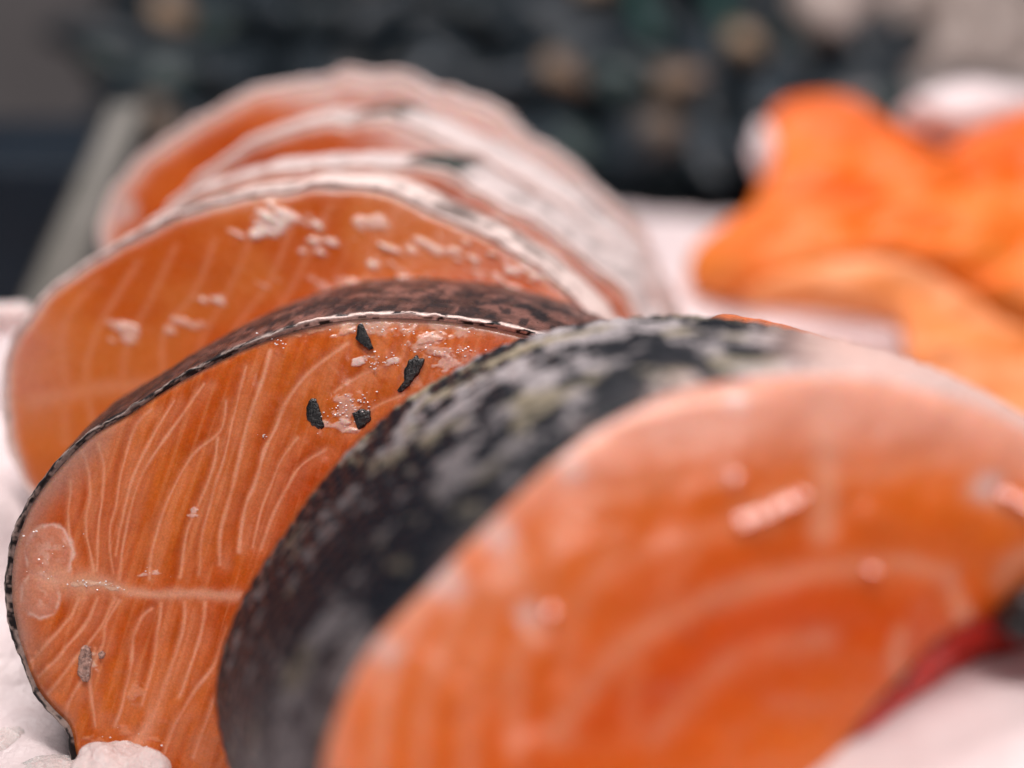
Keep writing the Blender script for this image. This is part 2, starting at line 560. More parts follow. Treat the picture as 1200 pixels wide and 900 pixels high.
def skin2(L, t, o):
    lip = t[0] < 0
    n1 = fbm(L / 13, t * 2.5 + 3, 11, 3)
    n2 = fbm(L / 60, t * 0.8, 12, 3)
    if lip:
        n3 = fbm(L / 11, t * 5.0 + 9, 15, 4)
        tp = sstep(280, 400, o[:, 0]) * sstep(900, 500, o[:, 1])
        flank = mixc(s2l((38, 38, 40)), s2l((150, 136, 130)), sstep(.44, .56, n3))
        back = mixc(s2l((30, 30, 32)), s2l((232, 210, 202)), sstep(.41, .46, fbm(L / 20, t * 2.5, 16, 4)))
        c = mixc(flank, back, tp)
        return c
    c = mixc(s2l((70, 50, 46)), s2l((120, 84, 76)), sstep(.35, .65, fbm(L / 30, t * 9, 13, 4)))
    c = mixc(c, s2l((28, 30, 34)), sstep(.5, .62, fbm(L / 12, t * 14, 14, 3)) * 0.8)
    c = mixc(c, s2l((30, 32, 36)), 0.6 * sstep(300, 180, o[:, 0]))
    return c


OUT2 = [(88, 890), (80, 855), (60, 833), (45, 815), (33, 790), (26, 768), (17, 740), (11, 705), (11, 672), (14, 645), (22, 618),
        (35, 590), (58, 558), (87, 526), (112, 505), (150, 483), (190, 457), (230, 434), (270, 413), (310, 396), (350, 383),
        (390, 374), (430, 370), (480, 370), (530, 374), (580, 381), (620, 390), (660, 403), (720, 430), (790, 475), (850, 540),
        (890, 620), (900, 700), (885, 790), (840, 870), (760, 925), (640, 955), (500, 965), (300, 965), (150, 945), (105, 920)]
st2, b2, n2 = build_steak('sharp salmon steak with white seams, dark flecks and black skin rim', OUT2, (290, 660), (0.2500, 0.0, -0.03),
                          (0.002, 0.0085, 0.033), face2, skin2, nang=1500, nrad=230, skin_px=3.6, nlen=26, seed=5)


def on_face2(px, py, lift=0.0):
    return unproj(px, py, plane_depth(px, py, (0.2500, 0.0, -0.03))) - n2 * (lift + 0.0012)


# raised connective seam along the middle of the flank
def strip(name, line, wfn, hgt, mat, parent, base, onf, n, npt=160, nc=7, seed=2):
    p = spline(line, npt, False)
    tg = np.gradient(p, axis=0)
    tg /= np.linalg.norm(tg, axis=1)[:, None]
    nm = np.stack([-tg[:, 1], tg[:, 0]], 1)
    t = np.arange(npt) / (npt - 1)
    vs = []
    for k in range(nc):
        a = math.pi * k / (nc - 1)
        w = wfn(t) * math.cos(a)
        hh = hgt * math.sin(a) * (0.5 + 0.9 * fbm(t * 40, t * 0 + k, seed, 2)) * np.minimum(1, np.minimum(t, 1 - t) * 12 + .05)
        q = p + nm * w[:, None]
        vs.append(np.array([onf(q[i, 0], q[i, 1], hh[i] - 0.0002 - 0.0004 * (k in (0, nc - 1))) for i in range(npt)]))
    V = np.stack(vs, 1).reshape(-1, 3)
    F = [(i * nc + k, i * nc + k + 1, (i + 1) * nc + k + 1, (i + 1) * nc + k) for i in range(npt - 1) for k in range(nc - 1)]
    return mesh_obj(name, V, F, mat, parent, base)


strip('connective_seam', SEPT[1:], lambda t: (6.0 - 2.5 * t) * (0.05 + 1.7 * fbm(t * 26, t * 0, 7, 4)), 0.00032, M_FAT, st2, b2, on_face2, n2)


# dark flakes of skin stuck on the cut face
def flake(label, poly, lift, mat, thick=0.00014, name='skin_flake', cat='skin flake', grp='dark flakes on the sharp steak', onf=on_face2, nv=n2, seed=0):
    pp = np.asarray(poly, float)
    pp = np.vstack([pp, pp[:1]])
    LL = np.concatenate([[0], np.cumsum(np.linalg.norm(np.diff(pp, axis=0), axis=1))])
    tq = np.linspace(0, LL[-1], 40, endpoint=False)
    o = np.stack([np.interp(tq, LL, pp[:, 0]), np.interp(tq, LL, pp[:, 1])], 1)
    c = o.mean(0)
    o = c + (o - c) * (0.86 + 0.3 * fbm(np.arange(40) / 1.6, np.zeros(40), seed, 3))[:, None]
    b = onf(c[0], c[1], 0)
    vs = []
    for sft, h in ((1.0, -0.0006), (1.03, lift), (0.9, lift + thick * 0.8), (0.55, lift + thick), (0.2, lift + thick * 1.05)):
        q = c + (o - c) * sft
        hz = h + (fbm(q[:, 0] / 4, q[:, 1] / 4, 31 + seed, 2) - 0.5) * thick * 1.2 * (sft < 1)
        vs.append(np.array([onf(q[i, 0], q[i, 1], hz[i]) for i in range(40)]))
    V = np.concatenate(vs)
    F = ring_faces(5, 40) + [list(range(160, 200))]
    ob = mesh_obj(name, V, F, mat, None, b)
    tag(ob, label, cat, grp)
    return ob


flake('narrow black skin flake near the top edge of the sharp steak', [(420, 383), (425, 380), (430, 388), (438, 408), (434, 411), (426, 404), (418, 398)], 0.0001, M_DARK, seed=1)
flake('largest black skin flake, with a tail, beside the dark chunk', [(480, 422), (490, 418), (498, 424), (490, 440), (480, 452), (470, 460), (467, 456), (475, 446), (474, 434)], 0.0001, M_DARK, seed=2)
flake('upright black skin flake left of the pale frosty patch', [(366, 468), (371, 466), (375, 478), (381, 498), (379, 503), (368, 499), (361, 490), (361, 478)], 0.0001, M_DARK, seed=3)
flake('square black skin flake right of the pale frosty patch', [(414, 485), (424, 480), (435, 482), (435, 492), (428, 500), (421, 503), (417, 494)], 0.0001, M_DARK, seed=4)
flake('silvery grey fleck low on the sharp steak', [(98, 758), (104, 755), (109, 760), (110, 775), (107, 793), (102, 796), (94, 790), (94, 772)], 0.0001, M_FLECK, seed=5, cat='fleck', name='silvery_fleck')
flake('tiny brown speck beside the silvery fleck', [(118, 764), (122, 761), (126, 764), (124, 770), (119, 771)], 0.0001, M_FLECK, 0.0004, seed=6, cat='fleck', name='brown_fleck')


# ---------------------------------------------------------------- blurred steaks behind
def mkface(seed, lines, frost, base=ORANGE, deep=DEEP, fatw=12, white=WHITE, topfat=1.0, extra=None):
    def fn(px, py, edge):
        shp = px.shape
        x, y, e = px.ravel(), py.ravel(), edge.ravel()
        big = fbm(x / 90, y / 90, seed, 3)
        col = mixc(base, deep, 0.8 * sstep(.35, .7, big))
        inten = np.zeros_like(x)
        for k, l in enumerate(lines):
            d = polydist(x, y, spline(l[0], 20, False), 40)
            inten = np.maximum(inten, l[2] * np.exp(-(d / l[1]) ** 2))
        col = mixc(col, PALE, np.clip(inten, 0, 1))
        h = 0.0003 * (fbm(x / 30, y / 30, seed + 3, 3) - .5)
        col = mixc(col, white, topfat * 0.9 * np.exp(-(e / fatw) ** 2) * (0.55 + 0.6 * fbm(x / 30, y / 30, seed + 8, 2)))
        for (cx, cy, rx, ry, a) in frost:
            d = np.hypot((x - cx) / rx, (y - cy) / ry)
            nz = fbm(x / 26, y / 15, seed + 5, 4)
            nz = fbm((x + .5 * y) / 22, (y - .5 * x) / 9, seed + 5, 4)
            m = a * sstep(.42 + .12 * d * d, .60 + .12 * d * d, nz) * sstep(2.2, 1.2, d)
            col = mixc(col, white, m)
            h = h + 0.0008 * m * nz
        if extra is not None:
            col = extra(x, y, e, col)
        return col.reshape(shp + (3,)), h.reshape(shp)
    return fn


def mkskin(seed, dark=(60, 56, 56), light=(205, 190, 186), thr=.45, lipw=.4, gap_shade=None):
    def fn(L, t, o):
        n1 = fbm(L / 26, t * 6 + 3, seed, 3)
        if t[0] < 0:
            return mixc(s2l(dark), s2l((228, 206, 200)), sstep(lipw, lipw + .15, fbm(L / 16, t * 2, seed + 2, 3)))
        c = mixc(s2l(dark), s2l(light), sstep(thr - .08, thr + .1, n1))
        if gap_shade:
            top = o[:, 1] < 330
            c = mixc(c, s2l((24, 44, 40)), 0.95 * top * sstep(gap_shade[0] - 8, gap_shade[0] + 8, o[:, 0]) * sstep(gap_shade[1] + 8, gap_shade[1] - 8, o[:, 0]))  # dark gap between neighbouring steaks, its shade painted into the skin colour
        return c
    return fn


r3 = random.Random(8)
L3 = []
for k in range(11):
    j = [r3.uniform(-7, 7) for _ in range(8)]
    L3.append(([(118 + 45 * k + j[0], 322 - 14 * k + j[1]), (96 + 43 * k + j[2], 352 - 4 * k + j[3]), (80 + 40 * k + j[4], 395 + j[5]), (70 + 39 * k + j[6], 448 + j[7]), (78 + 39 * k, 520)],
               r3.uniform(3, 7), r3.uniform(.12, .36)))
L3 += [([(40, 470), (120, 455), (200, 450), (300, 440)], 10, .4)]


def ex3(x, y, e, col):
    col = mixc(col, s2l((216, 158, 140)), 0.5 * sstep(110, 20, x) * sstep(340, 400, y) * sstep(540, 430, y))
    col = mixc(col, s2l((196, 104, 56)), 0.6 * sstep(520, 560, y))
    return col


OUT3 = [(60, 600), (30, 565), (14, 520), (7, 470), (8, 430), (22, 388), (50, 350), (90, 320), (135, 291), (185, 264), (240, 243), (300, 228),
        (360, 219), (410, 216), (445, 221), (480, 235), (520, 253), (580, 283), (640, 322), (685, 362), (722, 425), (735, 500), (720, 590),
        (660, 660), (520, 700), (350, 710), (180, 690), (100, 640)]
build_steak('frost patched salmon steak directly behind the sharp steak', OUT3, (330, 440), (0.290, 0.02, -0.03), (0.004, 0.004, 0.019),
            mkface(31, L3, ((330, 265, 50, 17, .95), (300, 248, 24, 12, .8), (365, 288, 50, 10, .8), (440, 262, 26, 9, .6), (250, 353, 14, 8, .8),
                            (345, 338, 12, 6, .8), (150, 388, 16, 20, .5), (200, 382, 40, 7, .45), (445, 303, 14, 14, .9), (500, 288, 44, 9, .7),
                            (560, 310, 20, 10, .9), (620, 312, 40, 18, .9), (655, 345, 24, 12, .9), (590, 345, 40, 10, .5), (420, 335, 90, 12, .35),
                            (520, 345, 90, 24, .45)),
                   base=s2l((216, 118, 52)), deep=s2l((200, 88, 20)), fatw=9, extra=ex3), mkskin(41, (120, 108, 104), (226, 208, 202), .40, lipw=.16), nang=700, nrad=120, skin_px=3.5, nlen=10, seed=15, wob=4.0)

def sheen_band(x0, w):
    def fn(x, y, e, col):
        k = sstep(x0 - 60, x0 + 40, x) * sstep(w * 1.25, w * .75, e + 10 * (fbm(x / 20, y / 20, 7, 2) - .5))
        return mixc(col, s2l((226, 200, 194)), 0.75 * k * (y < 330))  # pale band along the top paints the skin's sheen into the face
    return fn


OUT4 = [(120, 420), (130, 350), (160, 290), (205, 250), (250, 226), (300, 209), (350, 200), (400, 197), (450, 193), (490, 196), (530, 208),
        (580, 236), (640, 272), (700, 318), (748, 366), (780, 430), (785, 520), (740, 600), (600, 640), (400, 640), (220, 600), (140, 510)]
build_steak('salmon steak with a brown flesh band, just behind the frost patched steak', OUT4, (440, 400), (0.313, 0.0, 0.0), (0.006, 0.005, 0.018),
            mkface(51, [], ((640, 320, 30, 10, .3), (540, 262, 20, 14, .7)), base=s2l((190, 100, 58)), deep=s2l((160, 72, 34)), fatw=8, extra=sheen_band(560, 10)),
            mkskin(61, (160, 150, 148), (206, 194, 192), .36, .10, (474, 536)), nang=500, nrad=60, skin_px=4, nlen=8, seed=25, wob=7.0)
OUT5 = [(150, 400), (165, 320), (195, 255), (240, 207), (285, 177), (335, 153), (400, 140), (450, 140), (500, 152), (560, 178), (620, 213),
        (680, 256), (725, 300), (762, 355), (785, 430), (770, 520), (700, 590), (550, 610), (400, 600), (240, 560), (165, 480)]
build_steak('salmon steak with brownish face, second from the far end', OUT5, (450, 360), (0.338, 0.0, 0.0), (0.006, 0.0055, 0.019),
            mkface(71, [], ((420, 200, 40, 8, .3),), base=s2l((196, 92, 34)), deep=s2l((160, 62, 20)), fatw=9, extra=sheen_band(450, 36)),
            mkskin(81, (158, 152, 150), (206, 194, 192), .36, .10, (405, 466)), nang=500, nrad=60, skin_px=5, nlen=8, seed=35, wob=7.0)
OUT6 = [(150, 420), (130, 330), (122, 275), (126, 250), (147, 214), (187, 170), (235, 134), (300, 106), (350, 95), (400, 82), (450, 85), (500, 102),
        (545, 119), (578, 131), (610, 165), (655, 193), (700, 228), (740, 262), (772, 320), (785, 400), (750, 490), (640, 550), (450, 560), (250, 520)]


def ex6(x, y, e, col):
    col = sheen_band(345, 34)(x, y, e, col)
    d = np.hypot((x - 145) / 20, (y - 246) / 22)
    return mixc(col, s2l((214, 180, 172)), 0.85 * sstep(1.1, .6, d))


build_steak('farthest salmon steak with a pale edge of fat and painted sheen, against the dark heap', OUT6, (430, 330), (0.364, 0.0, 0.0), (0.002, 0.001, 0.020),
            mkface(91, [], (), base=s2l((206, 100, 34)), deep=s2l((184, 76, 18)), fatw=14, extra=ex6),
            mkskin(96, (160, 154, 152), (206, 194, 192), .36, .10), nang=500, nrad=60, skin_px=5, nlen=8, seed=45, wob=7.0)

# ---------------------------------------------------------------- the big blurred chunk in front
PLF = (0.1810, -0.16, -0.02)
PLB = (0.2380, -0.06, -0.02)
FRONT = [(560, 1075), (450, 1050), (395, 990), (378, 920), (392, 850), (432, 765), (500, 690), (548, 640), (600, 588), (652, 541), (722, 493), (800, 459),
         (900, 441), (1000, 441), (1100, 460), (1200, 500), (1320, 575), (1420, 680), (1480, 800), (1490, 920), (1455, 1020), (1390, 1070), (1345, 1010),
         (1335, 900), (1312, 800), (1275, 735), (1222, 705), (1160, 724), (1102, 756), (1052, 806), (1012, 852), (985, 900), (962, 1000), (900, 1060), (740, 1080)]
NF = len(FRONT)
BACKO = [(440, 990), (340, 960), (280, 910), (254, 850), (252, 795), (272, 720), (330, 622), (380, 555), (430, 502), (490, 455), (560, 418), (640, 393),
         (730, 380), (830, 379), (910, 392), (1000, 428), (1110, 495), (1200, 580), (1250, 680), (1250, 780), (1215, 860), (1160, 900), (1125, 860),
         (1110, 810), (1090, 770), (1065, 745), (1035, 735), (1000, 745), (970, 765), (945, 795), (920, 825), (900, 860), (880, 910), (800, 960), (640, 985)]
cav0 = 21      # outline points from here to 32 are the belly cavity
base_c = unproj(800, 1060, 0.20)
chunk = empty('salmon_chunk', base_c)
tag(chunk, 'large blurred salmon chunk in front with mottled black skin', 'salmon chunk')


def open_spl(pts, n):
    return spline(pts, n, False)


NS, NC = 900, 160
fs = open_spl(FRONT[cav0 + 11:] + FRONT[:cav0 + 1], NS)       # skin side
bs = open_spl(BACKO[cav0 + 11:] + BACKO[:cav0 + 1], NS)
fcv = open_spl(FRONT[cav0:cav0 + 12], NC)                     # cavity side
bcv = open_spl(BACKO[cav0:cav0 + 12], NC)
WF = unproj(fs[:, 0], fs[:, 1], plane_depth(fs[:, 0], fs[:, 1], PLF))
WB = unproj(bs[:, 0], bs[:, 1], plane_depth(bs[:, 0], bs[:, 1], PLB))
nT = 120
tt = np.linspace(0, 1, nT)
nrm_s = np.gradient(WF, axis=0)
nrm_s = np.cross(nrm_s, FWD)
nrm_s /= np.linalg.norm(nrm_s, axis=1)[:, None] + 1e-12
cen = WF.mean(0)
if ((WF - cen) * nrm_s).sum() < 0:
    nrm_s = -nrm_s
Ls = np.concatenate([[0], np.cumsum(np.linalg.norm(np.diff(WF * .5 + WB * .5, axis=0), axis=1))])
SS, TT = np.meshgrid(Ls, tt)
G = WF[None] * (1 - TT[..., None]) + WB[None] * TT[..., None]
depth_m = TT * 0.045
# staggered scale pockets, 3.0 x 2.6 mm
pu, pv = 0.0030, 0.0026
wob = 0.0012
su = SS + wob * (fbm(SS * 160, depth_m * 160, 5, 2) - .5) * 2
tv = depth_m + wob * (fbm(SS * 160, depth_m * 160, 6, 2) - .5) * 2
rowi = np.floor(tv / pv)
uu = su / pu + 0.5 * (rowi % 2)
ci = np.floor(uu)
fu = uu - ci - 0.5
fv = tv / pv - rowi
sc = np.clip(1 - (fu * 2) ** 2, 0, 1) * (1 - fv) ** 0.8
rnd = h2(ci.astype(np.int64), rowi.astype(np.int64), 3)
bul = 0.0030 * np.sin(np.pi * np.clip(TT, 0, 1)) ** 0.7
low = 0.0016 * (fbm(SS * 60, depth_m * 60, 9, 3) - .5)
edgeround = -0.0022 * np.exp(-(TT / 0.05) ** 2) - 0.002 * np.exp(-((1 - TT) / 0.06) ** 2)
G = G + nrm_s[None] * (bul + low + 0.00042 * sc + edgeround)[..., None]
bl1 = fbm(SS * 210 + depth_m * 120, depth_m * 430 - SS * 60, 14, 4)
bl2 = fbm(SS * 700, depth_m * 900, 17, 3)
m = 0.56 * bl1 + 0.28 * bl2 + 0.16 * rnd + 0.30 * (fbm(SS * 45 - depth_m * 30, depth_m * 110, 19, 3) - .5)
sx = fs[None, :, 0] * (1 - TT) + bs[None, :, 0] * TT
sy = fs[None, :, 1] * (1 - TT) + bs[None, :, 1] * TT
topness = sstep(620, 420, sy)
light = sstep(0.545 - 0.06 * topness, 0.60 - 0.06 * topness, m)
c_dark = mixc(s2l((14, 22, 30)), s2l((30, 32, 38)), bl2)
c_light = mixc(s2l((184, 178, 180)), s2l((172, 162, 138)), sstep(.54, .70, fbm(SS * 120, depth_m * 200, 23, 2)))
sk = mixc(c_dark, c_light, light * (0.22 + 0.60 * topness))  # pale mottling, also standing in for wet sheen, painted stronger towards the top
belly = sstep(760, 880, sy) * (sx < 700)
sk = mixc(sk, mixc(s2l((96, 78, 84)), c_dark, sstep(.40, .55, bl1)), 0.15 * belly)
sk = mixc(sk, s2l((236, 200, 188)), (0.1 + 0.5 * topness) * np.exp(-(TT / (0.02 + 0.10 * fbm(SS * 90, SS * 0, 28, 3) ** 1.5)) ** 2) * sstep(.44, .6, fbm(SS * 80, TT * 3, 29, 3)))
sk = mixc(sk, mixc(s2l((230, 190, 178)), s2l((196, 176, 172)), bl1), 0.96 * sstep(880, 1010, sx + 60 * (bl1 - .5)) * (sy < 1000))
n_ = NS
Fk = [(a * n_ + b, a * n_ + b + 1, (a + 1) * n_ + b + 1, (a + 1) * n_ + b) for a in range(nT - 1) for b in range(n_ - 1)]
mesh_obj('skin', G.reshape(-1, 3), Fk, M_SKIN, chunk, base_c, sk.reshape(-1, 3))

# cut face by constrained triangulation
fullF = np.vstack([fs[:-1:3], fcv[:-1:2]])
inside_pts = []
gpx, gpy = np.meshgrid(np.arange(370, 1500, 9.0), np.arange(430, 1090, 9.0))
gpx = gpx + (np.arange(gpy.shape[0]) % 2)[:, None] * 4.5


def pinside(x, y, poly):
    c = np.zeros(x.shape, bool)
    a = poly
    b = np.roll(poly, -1, 0)
    for (x1, y1), (x2, y2) in zip(a, b):
        cond = ((y1 > y) != (y2 > y))
        xi = (x2 - x1) * (y - y1) / (y2 - y1 + 1e-12) + x1
        c ^= cond & (x < xi)
    return c


ins = pinside(gpx, gpy, fullF)
ed = polydist(gpx[ins], gpy[ins], np.vstack([fullF, fullF[:1]]))
ip = np.stack([gpx[ins], gpy[ins]], 1)[ed > 5]
allp = np.vstack([fullF, ip])
nb = len(fullF)
vo, eo, fo, *_ = mgeo.delaunay_2d_cdt([Vector(p) for p in allp.tolist()], [(k, (k + 1) % nb) for k in range(nb)], [], 1, 0.01)
vo = np.array([(p.x, p.y) for p in vo])
ed = polydist(vo[:, 0], vo[:, 1], np.vstack([fullF, fullF[:1]]))
edskin = polydist(vo[:, 0], vo[:, 1], fs[::10])


def face1(x, y, e):
    big = fbm(x / 150, y / 150, 105, 3)
    col = mixc(s2l((238, 118, 34)), s2l((216, 64, 2)), sstep(60, 420, e + 120 * (big - .5)))
    lines = [([(960, 440), (962, 520), (955, 620)], 16, .75), ([(500, 800), (560, 700), (660, 610), (780, 560)], 16, .30),
             ([(560, 830), (640, 720), (760, 640), (900, 610)], 14, .25), ([(640, 860), (720, 760), (850, 690), (1000, 660), (1090, 668)], 15, .40),
             ([(1000, 662), (1050, 655), (1095, 668)], 9, .55), ([(760, 860), (850, 770), (960, 745)], 16, .28), ([(600, 660), (615, 720), (625, 745)], 14, .55),
             ([(1105, 670), (1115, 700), (1130, 725)], 11, .6), ([(1050, 740), (1045, 770), (1060, 795)], 10, .5), ([(860, 600), (895, 590), (930, 578)], 12, .55),  # last streak paints the lamp highlight into the flesh colour
             ([(1000, 560), (1100, 540), (1200, 560)], 12, .3), ([(1130, 575), (1180, 590), (1250, 620)], 16, .55), ([(1170, 680), (1190, 650), (1220, 640)], 14, .5),
             ([(500, 700), (455, 800), (440, 900)], 12, .5), ([(548, 690), (500, 800), (490, 900)], 11, .42), ([(590, 680), (550, 790), (545, 900)], 12, .38),
             ([(650, 640), (605, 760), (600, 880)], 12, .34), ([(720, 620), (665, 740), (660, 860)], 13, .26), ([(800, 640), (740, 760), (735, 860)], 13, .2)]
    inten = np.zeros_like(x)
    for l, w, a in lines:
        d = polydist(x, y, spline(l, 24, False))
        inten = np.maximum(inten, a * np.exp(-(d / w) ** 2) * (.7 + .6 * fbm(x / 30, y / 30, 120, 2)))
    # faint concentric muscle rings
    rings_ = 0.5 + 0.5 * np.sin(e / 9.5 + 5 * fbm(x / 120, y / 120, 130, 2))
    inten = np.maximum(inten, 0.06 * rings_ * sstep(20, 60, e))
    col = mixc(col, s2l((242, 160, 122)), np.clip(inten * 1.6, 0, .9))
    tp = 0.6 + 0.4 * sstep(640, 480, y)
    fat = tp * np.exp(-(e / (30 + 90 * sstep(640, 460, y) + 50 * (fbm(x / 60, y / 60, 140, 2) - .5))) ** 2)
    col = mixc(col, s2l((240, 178, 158)), 0.85 * fat)
    for (cx, cy, r_) in ((520, 680, 34), (585, 628, 28), (670, 548, 22), (455, 762, 22), (618, 715, 20), (860, 470, 20), (850, 555, 14), (1150, 570, 24)):  # pale lumps; the smallest spot is a painted lamp glint
        d = np.hypot(x - cx, y - cy) + 14 * (fbm(x / 16, y / 16, 150, 2) - .5)
        col = mixc(col, s2l((240, 204, 196)), 0.8 * sstep(r_, r_ * .4, d))
    return col


fc = face1(vo[:, 0], vo[:, 1], edskin)
nF = plane_normal(PLF)
hgt = 0.0030 * (1 - np.exp(-ed / 70)) - 0.0010 * np.exp(-(ed / 9)) + 0.0016 * (fbm(vo[:, 0] / 60, vo[:, 1] / 60, 160, 3) - .5) * sstep(0, 20, ed)
Vf = unproj(vo[:, 0], vo[:, 1], plane_depth(vo[:, 0], vo[:, 1], PLF)) - nF * hgt[:, None]
cent = np.array([vo[list(t)].mean(0) for t in fo])
keep = pinside(cent[:, 0], cent[:, 1], fullF)
Ff = [list(t) for t, k in zip(fo, keep) if k]
mesh_obj('flesh', Vf, Ff, M_FLESH, chunk, base_c, fc)
# cavity lining, narrowing to the back
WCf = unproj(fcv[:, 0], fcv[:, 1], plane_depth(fcv[:, 0], fcv[:, 1], PLF)) + nF * 0.0004
apex = unproj(1190, 850, 0.205)
rg = []
for t in np.linspace(0, 1, 24):
    k = t ** 0.7
    q = WCf * (1 - 0.86 * k) + apex * 0.86 * k + FWD * 0.008 * t
    q = q + UPV * (0.0016 * (fbm(np.arange(NC) / 9.0, np.full(NC, t * 9), 200, 3) - .5))[:, None]
    rg.append(q)
Vc = np.concatenate(rg)
Fcv = [(a * NC + b, a * NC + b + 1, (a + 1) * NC + b + 1, (a + 1) * NC + b) for a in range(23) for b in range(NC - 1)]
Fcv.append(list(range(23 * NC, 24 * NC)))
mesh_obj('cavity_lining', Vc, Fcv, M_RED, chunk, base_c)
# back face of the chunk
bf = np.vstack([bs[:-1:6], bcv[:-1:4]])
vb, eb, fb, *_ = mgeo.delaunay_2d_cdt([Vector(p) for p in bf.tolist()], [(k, (k + 1) % len(bf)) for k in range(len(bf))], [], 1, 0.01)
vb = np.array([(p.x, p.y) for p in vb])
cb = np.array([vb[list(t)].mean(0) for t in fb])
kb = pinside(cb[:, 0], cb[:, 1], bf)
mesh_obj('rear_cut_face', unproj(vb[:, 0], vb[:, 1], plane_depth(vb[:, 0], vb[:, 1], PLB)), [list(t) for t, k in zip(fb, kb) if k], M_FLESH, chunk, base_c,
         np.tile(s2l((206, 98, 44)), (len(vb), 1)), smooth=False)


def on_front(px, py, lift=0.0):
    return unproj(px, py, 0.1905) - FWD * lift


d_ = flake('black patch in the cavity of the front chunk', [(1168, 735), (1172, 712), (1188, 692), (1215, 678), (1250, 690), (1255, 730), (1225, 748), (1195, 750)], 0.0015, M_DARK,
           0.003, 'cavity_patch', None, None, on_front, FWD, 9)  # black glossy patch at the upper edge of the cavity
d_.location = Vector(d_.location) - Vector(base_c)
d_.parent = chunk
del d_['label']
if 'group' in d_: del d_['group']

# small glossy facets added and tilted to throw lamp highlights at the camera
M_HILITE = attr_material('highlight_gloss', 0.05, 900, rough=(0.16, 0.24), coat=0.0, spec=0.6, const=tuple(s2l((226, 100, 40))))
LAMP = np.array((-0.08, 0.13, 1.00))
for k, (cx, cy, rx, ry, an) in enumerate(((864, 606, 11, 9, -.38), (880, 600, 10, 9, -.3), (897, 592, 11, 9, -.4), (914, 584, 11, 10, -.38), (930, 577, 7, 6, -.3), (852, 556, 6, 6, 0), (1168, 578, 11, 6, .3), (1190, 590, 10, 6, .3), (1010, 664, 8, 4, 0), (640, 712, 6, 8, .5))):
    def onf(x, y):
        return unproj(x, y, plane_depth(x, y, PLF)) - nF * 0.0030
    c0 = onf(np.array(cx), np.array(cy)) - nF * 0.0003
    hv = (CAM - c0) / np.linalg.norm(CAM - c0) + (LAMP - c0) / np.linalg.norm(LAMP - c0)
    hv /= np.linalg.norm(hv)
    th = np.linspace(0, 2 * math.pi, 32, endpoint=False)
    rg = []
    for r_ in (0.05, 0.4, 0.75, 0.85, 1.0, 1.15):
        ax, ay = rx * r_ * np.cos(th), ry * r_ * np.sin(th)
        q = onf(cx + ax * math.cos(an) - ay * math.sin(an), cy + ax * math.sin(an) + ay * math.cos(an))
        dl = ((q - c0) @ hv) / (nF @ hv)
        wgt = 1.0 if r_ <= 0.85 else (0.55 if r_ == 1.0 else 0.0)
        rg.append(q - nF * (dl * wgt - 0.0008 * (1 - wgt))[:, None])
    mesh_obj('highlight_facet', np.concatenate(rg), ring_faces(6, 32) + [list(range(32))[::-1]], M_HILITE, chunk, base_c)

# thin slice leaning behind the right shoulder of the chunk
SL = [(840, 382), (880, 381), (920, 389), (970, 404), (1030, 424), (1100, 452), (1180, 488), (1240, 530), (1290, 600), (1300, 700), (1200, 760), (1000, 700), (880, 560), (830, 440)]
build_steak('thin orange salmon slice edge showing behind the front chunk', SL, (1040, 560), (0.247, -0.05, 0.0), (0.0, 0.0, 0.008),
            mkface(301, [], (), base=s2l((220, 120, 70)), deep=s2l((204, 96, 50)), fatw=3, topfat=.2), lambda L, t, o: np.tile(s2l((206, 116, 74)), (len(L), 1)),
            nang=300, nrad=30, skin_px=2, nlen=5, seed=55, group=None)


# ---------------------------------------------------------------- orange fillets on the right
def fillet(label, outline, center, pl, thick, seed, base, deep, wave):
    n = 260
    o = spline(outline, n)
    c = np.array(center, float)
    nv = plane_normal(pl)
    up = np.array((0, -0.35, 0.94))
    rs = np.concatenate([np.linspace(0.01, 0.9, 40), np.linspace(0.92, 1.0, 8)])
    rings, cols = [], []
    for r in rs:
        x = c[0] + (o[:, 0] - c[0]) * r
        y = c[1] + (o[:, 1] - c[1]) * r
        p = unproj(x, y, plane_depth(x, y, pl))
        hz = thick * (math.sqrt(max(0, 1 - r ** 5)) - 0.45) + wave * (fbm(x / 60, y / 35, seed, 2) - .5) * (1 - r ** 4)
        p = p + up * hz[:, None]
        rings.append(p)
        k = fbm(x / 70 - y / 40, y / 26, seed + 3, 3)
        cc = mixc(base, deep, sstep(.35, .65, k))
        st = 0.5 + 0.5 * np.sin((x * .5 + y) / 7 + 5 * fbm(x / 60, y / 60, seed + 9, 2))
        cc = mixc(cc, s2l((238, 160, 104)), 0.14 * st)
        cols.append(cc)
    p = rings[-1] - up * thick * .6
    rings.append(p)
    cols.append(cols[-1])
    V = np.concatenate(rings)
    F = ring_faces(len(rings), n) + [list(range(n))[::-1], list(range((len(rings) - 1) * n, len(rings) * n))]
    b = V.mean(0)
    b[2] = V[:, 2].min()
    ob = mesh_obj('salmon_fillet', V, F, M_FILLET, None, b, np.concatenate(cols))
    tag(ob, label, 'salmon fillet', 'orange fillets on the white bed')
    return ob


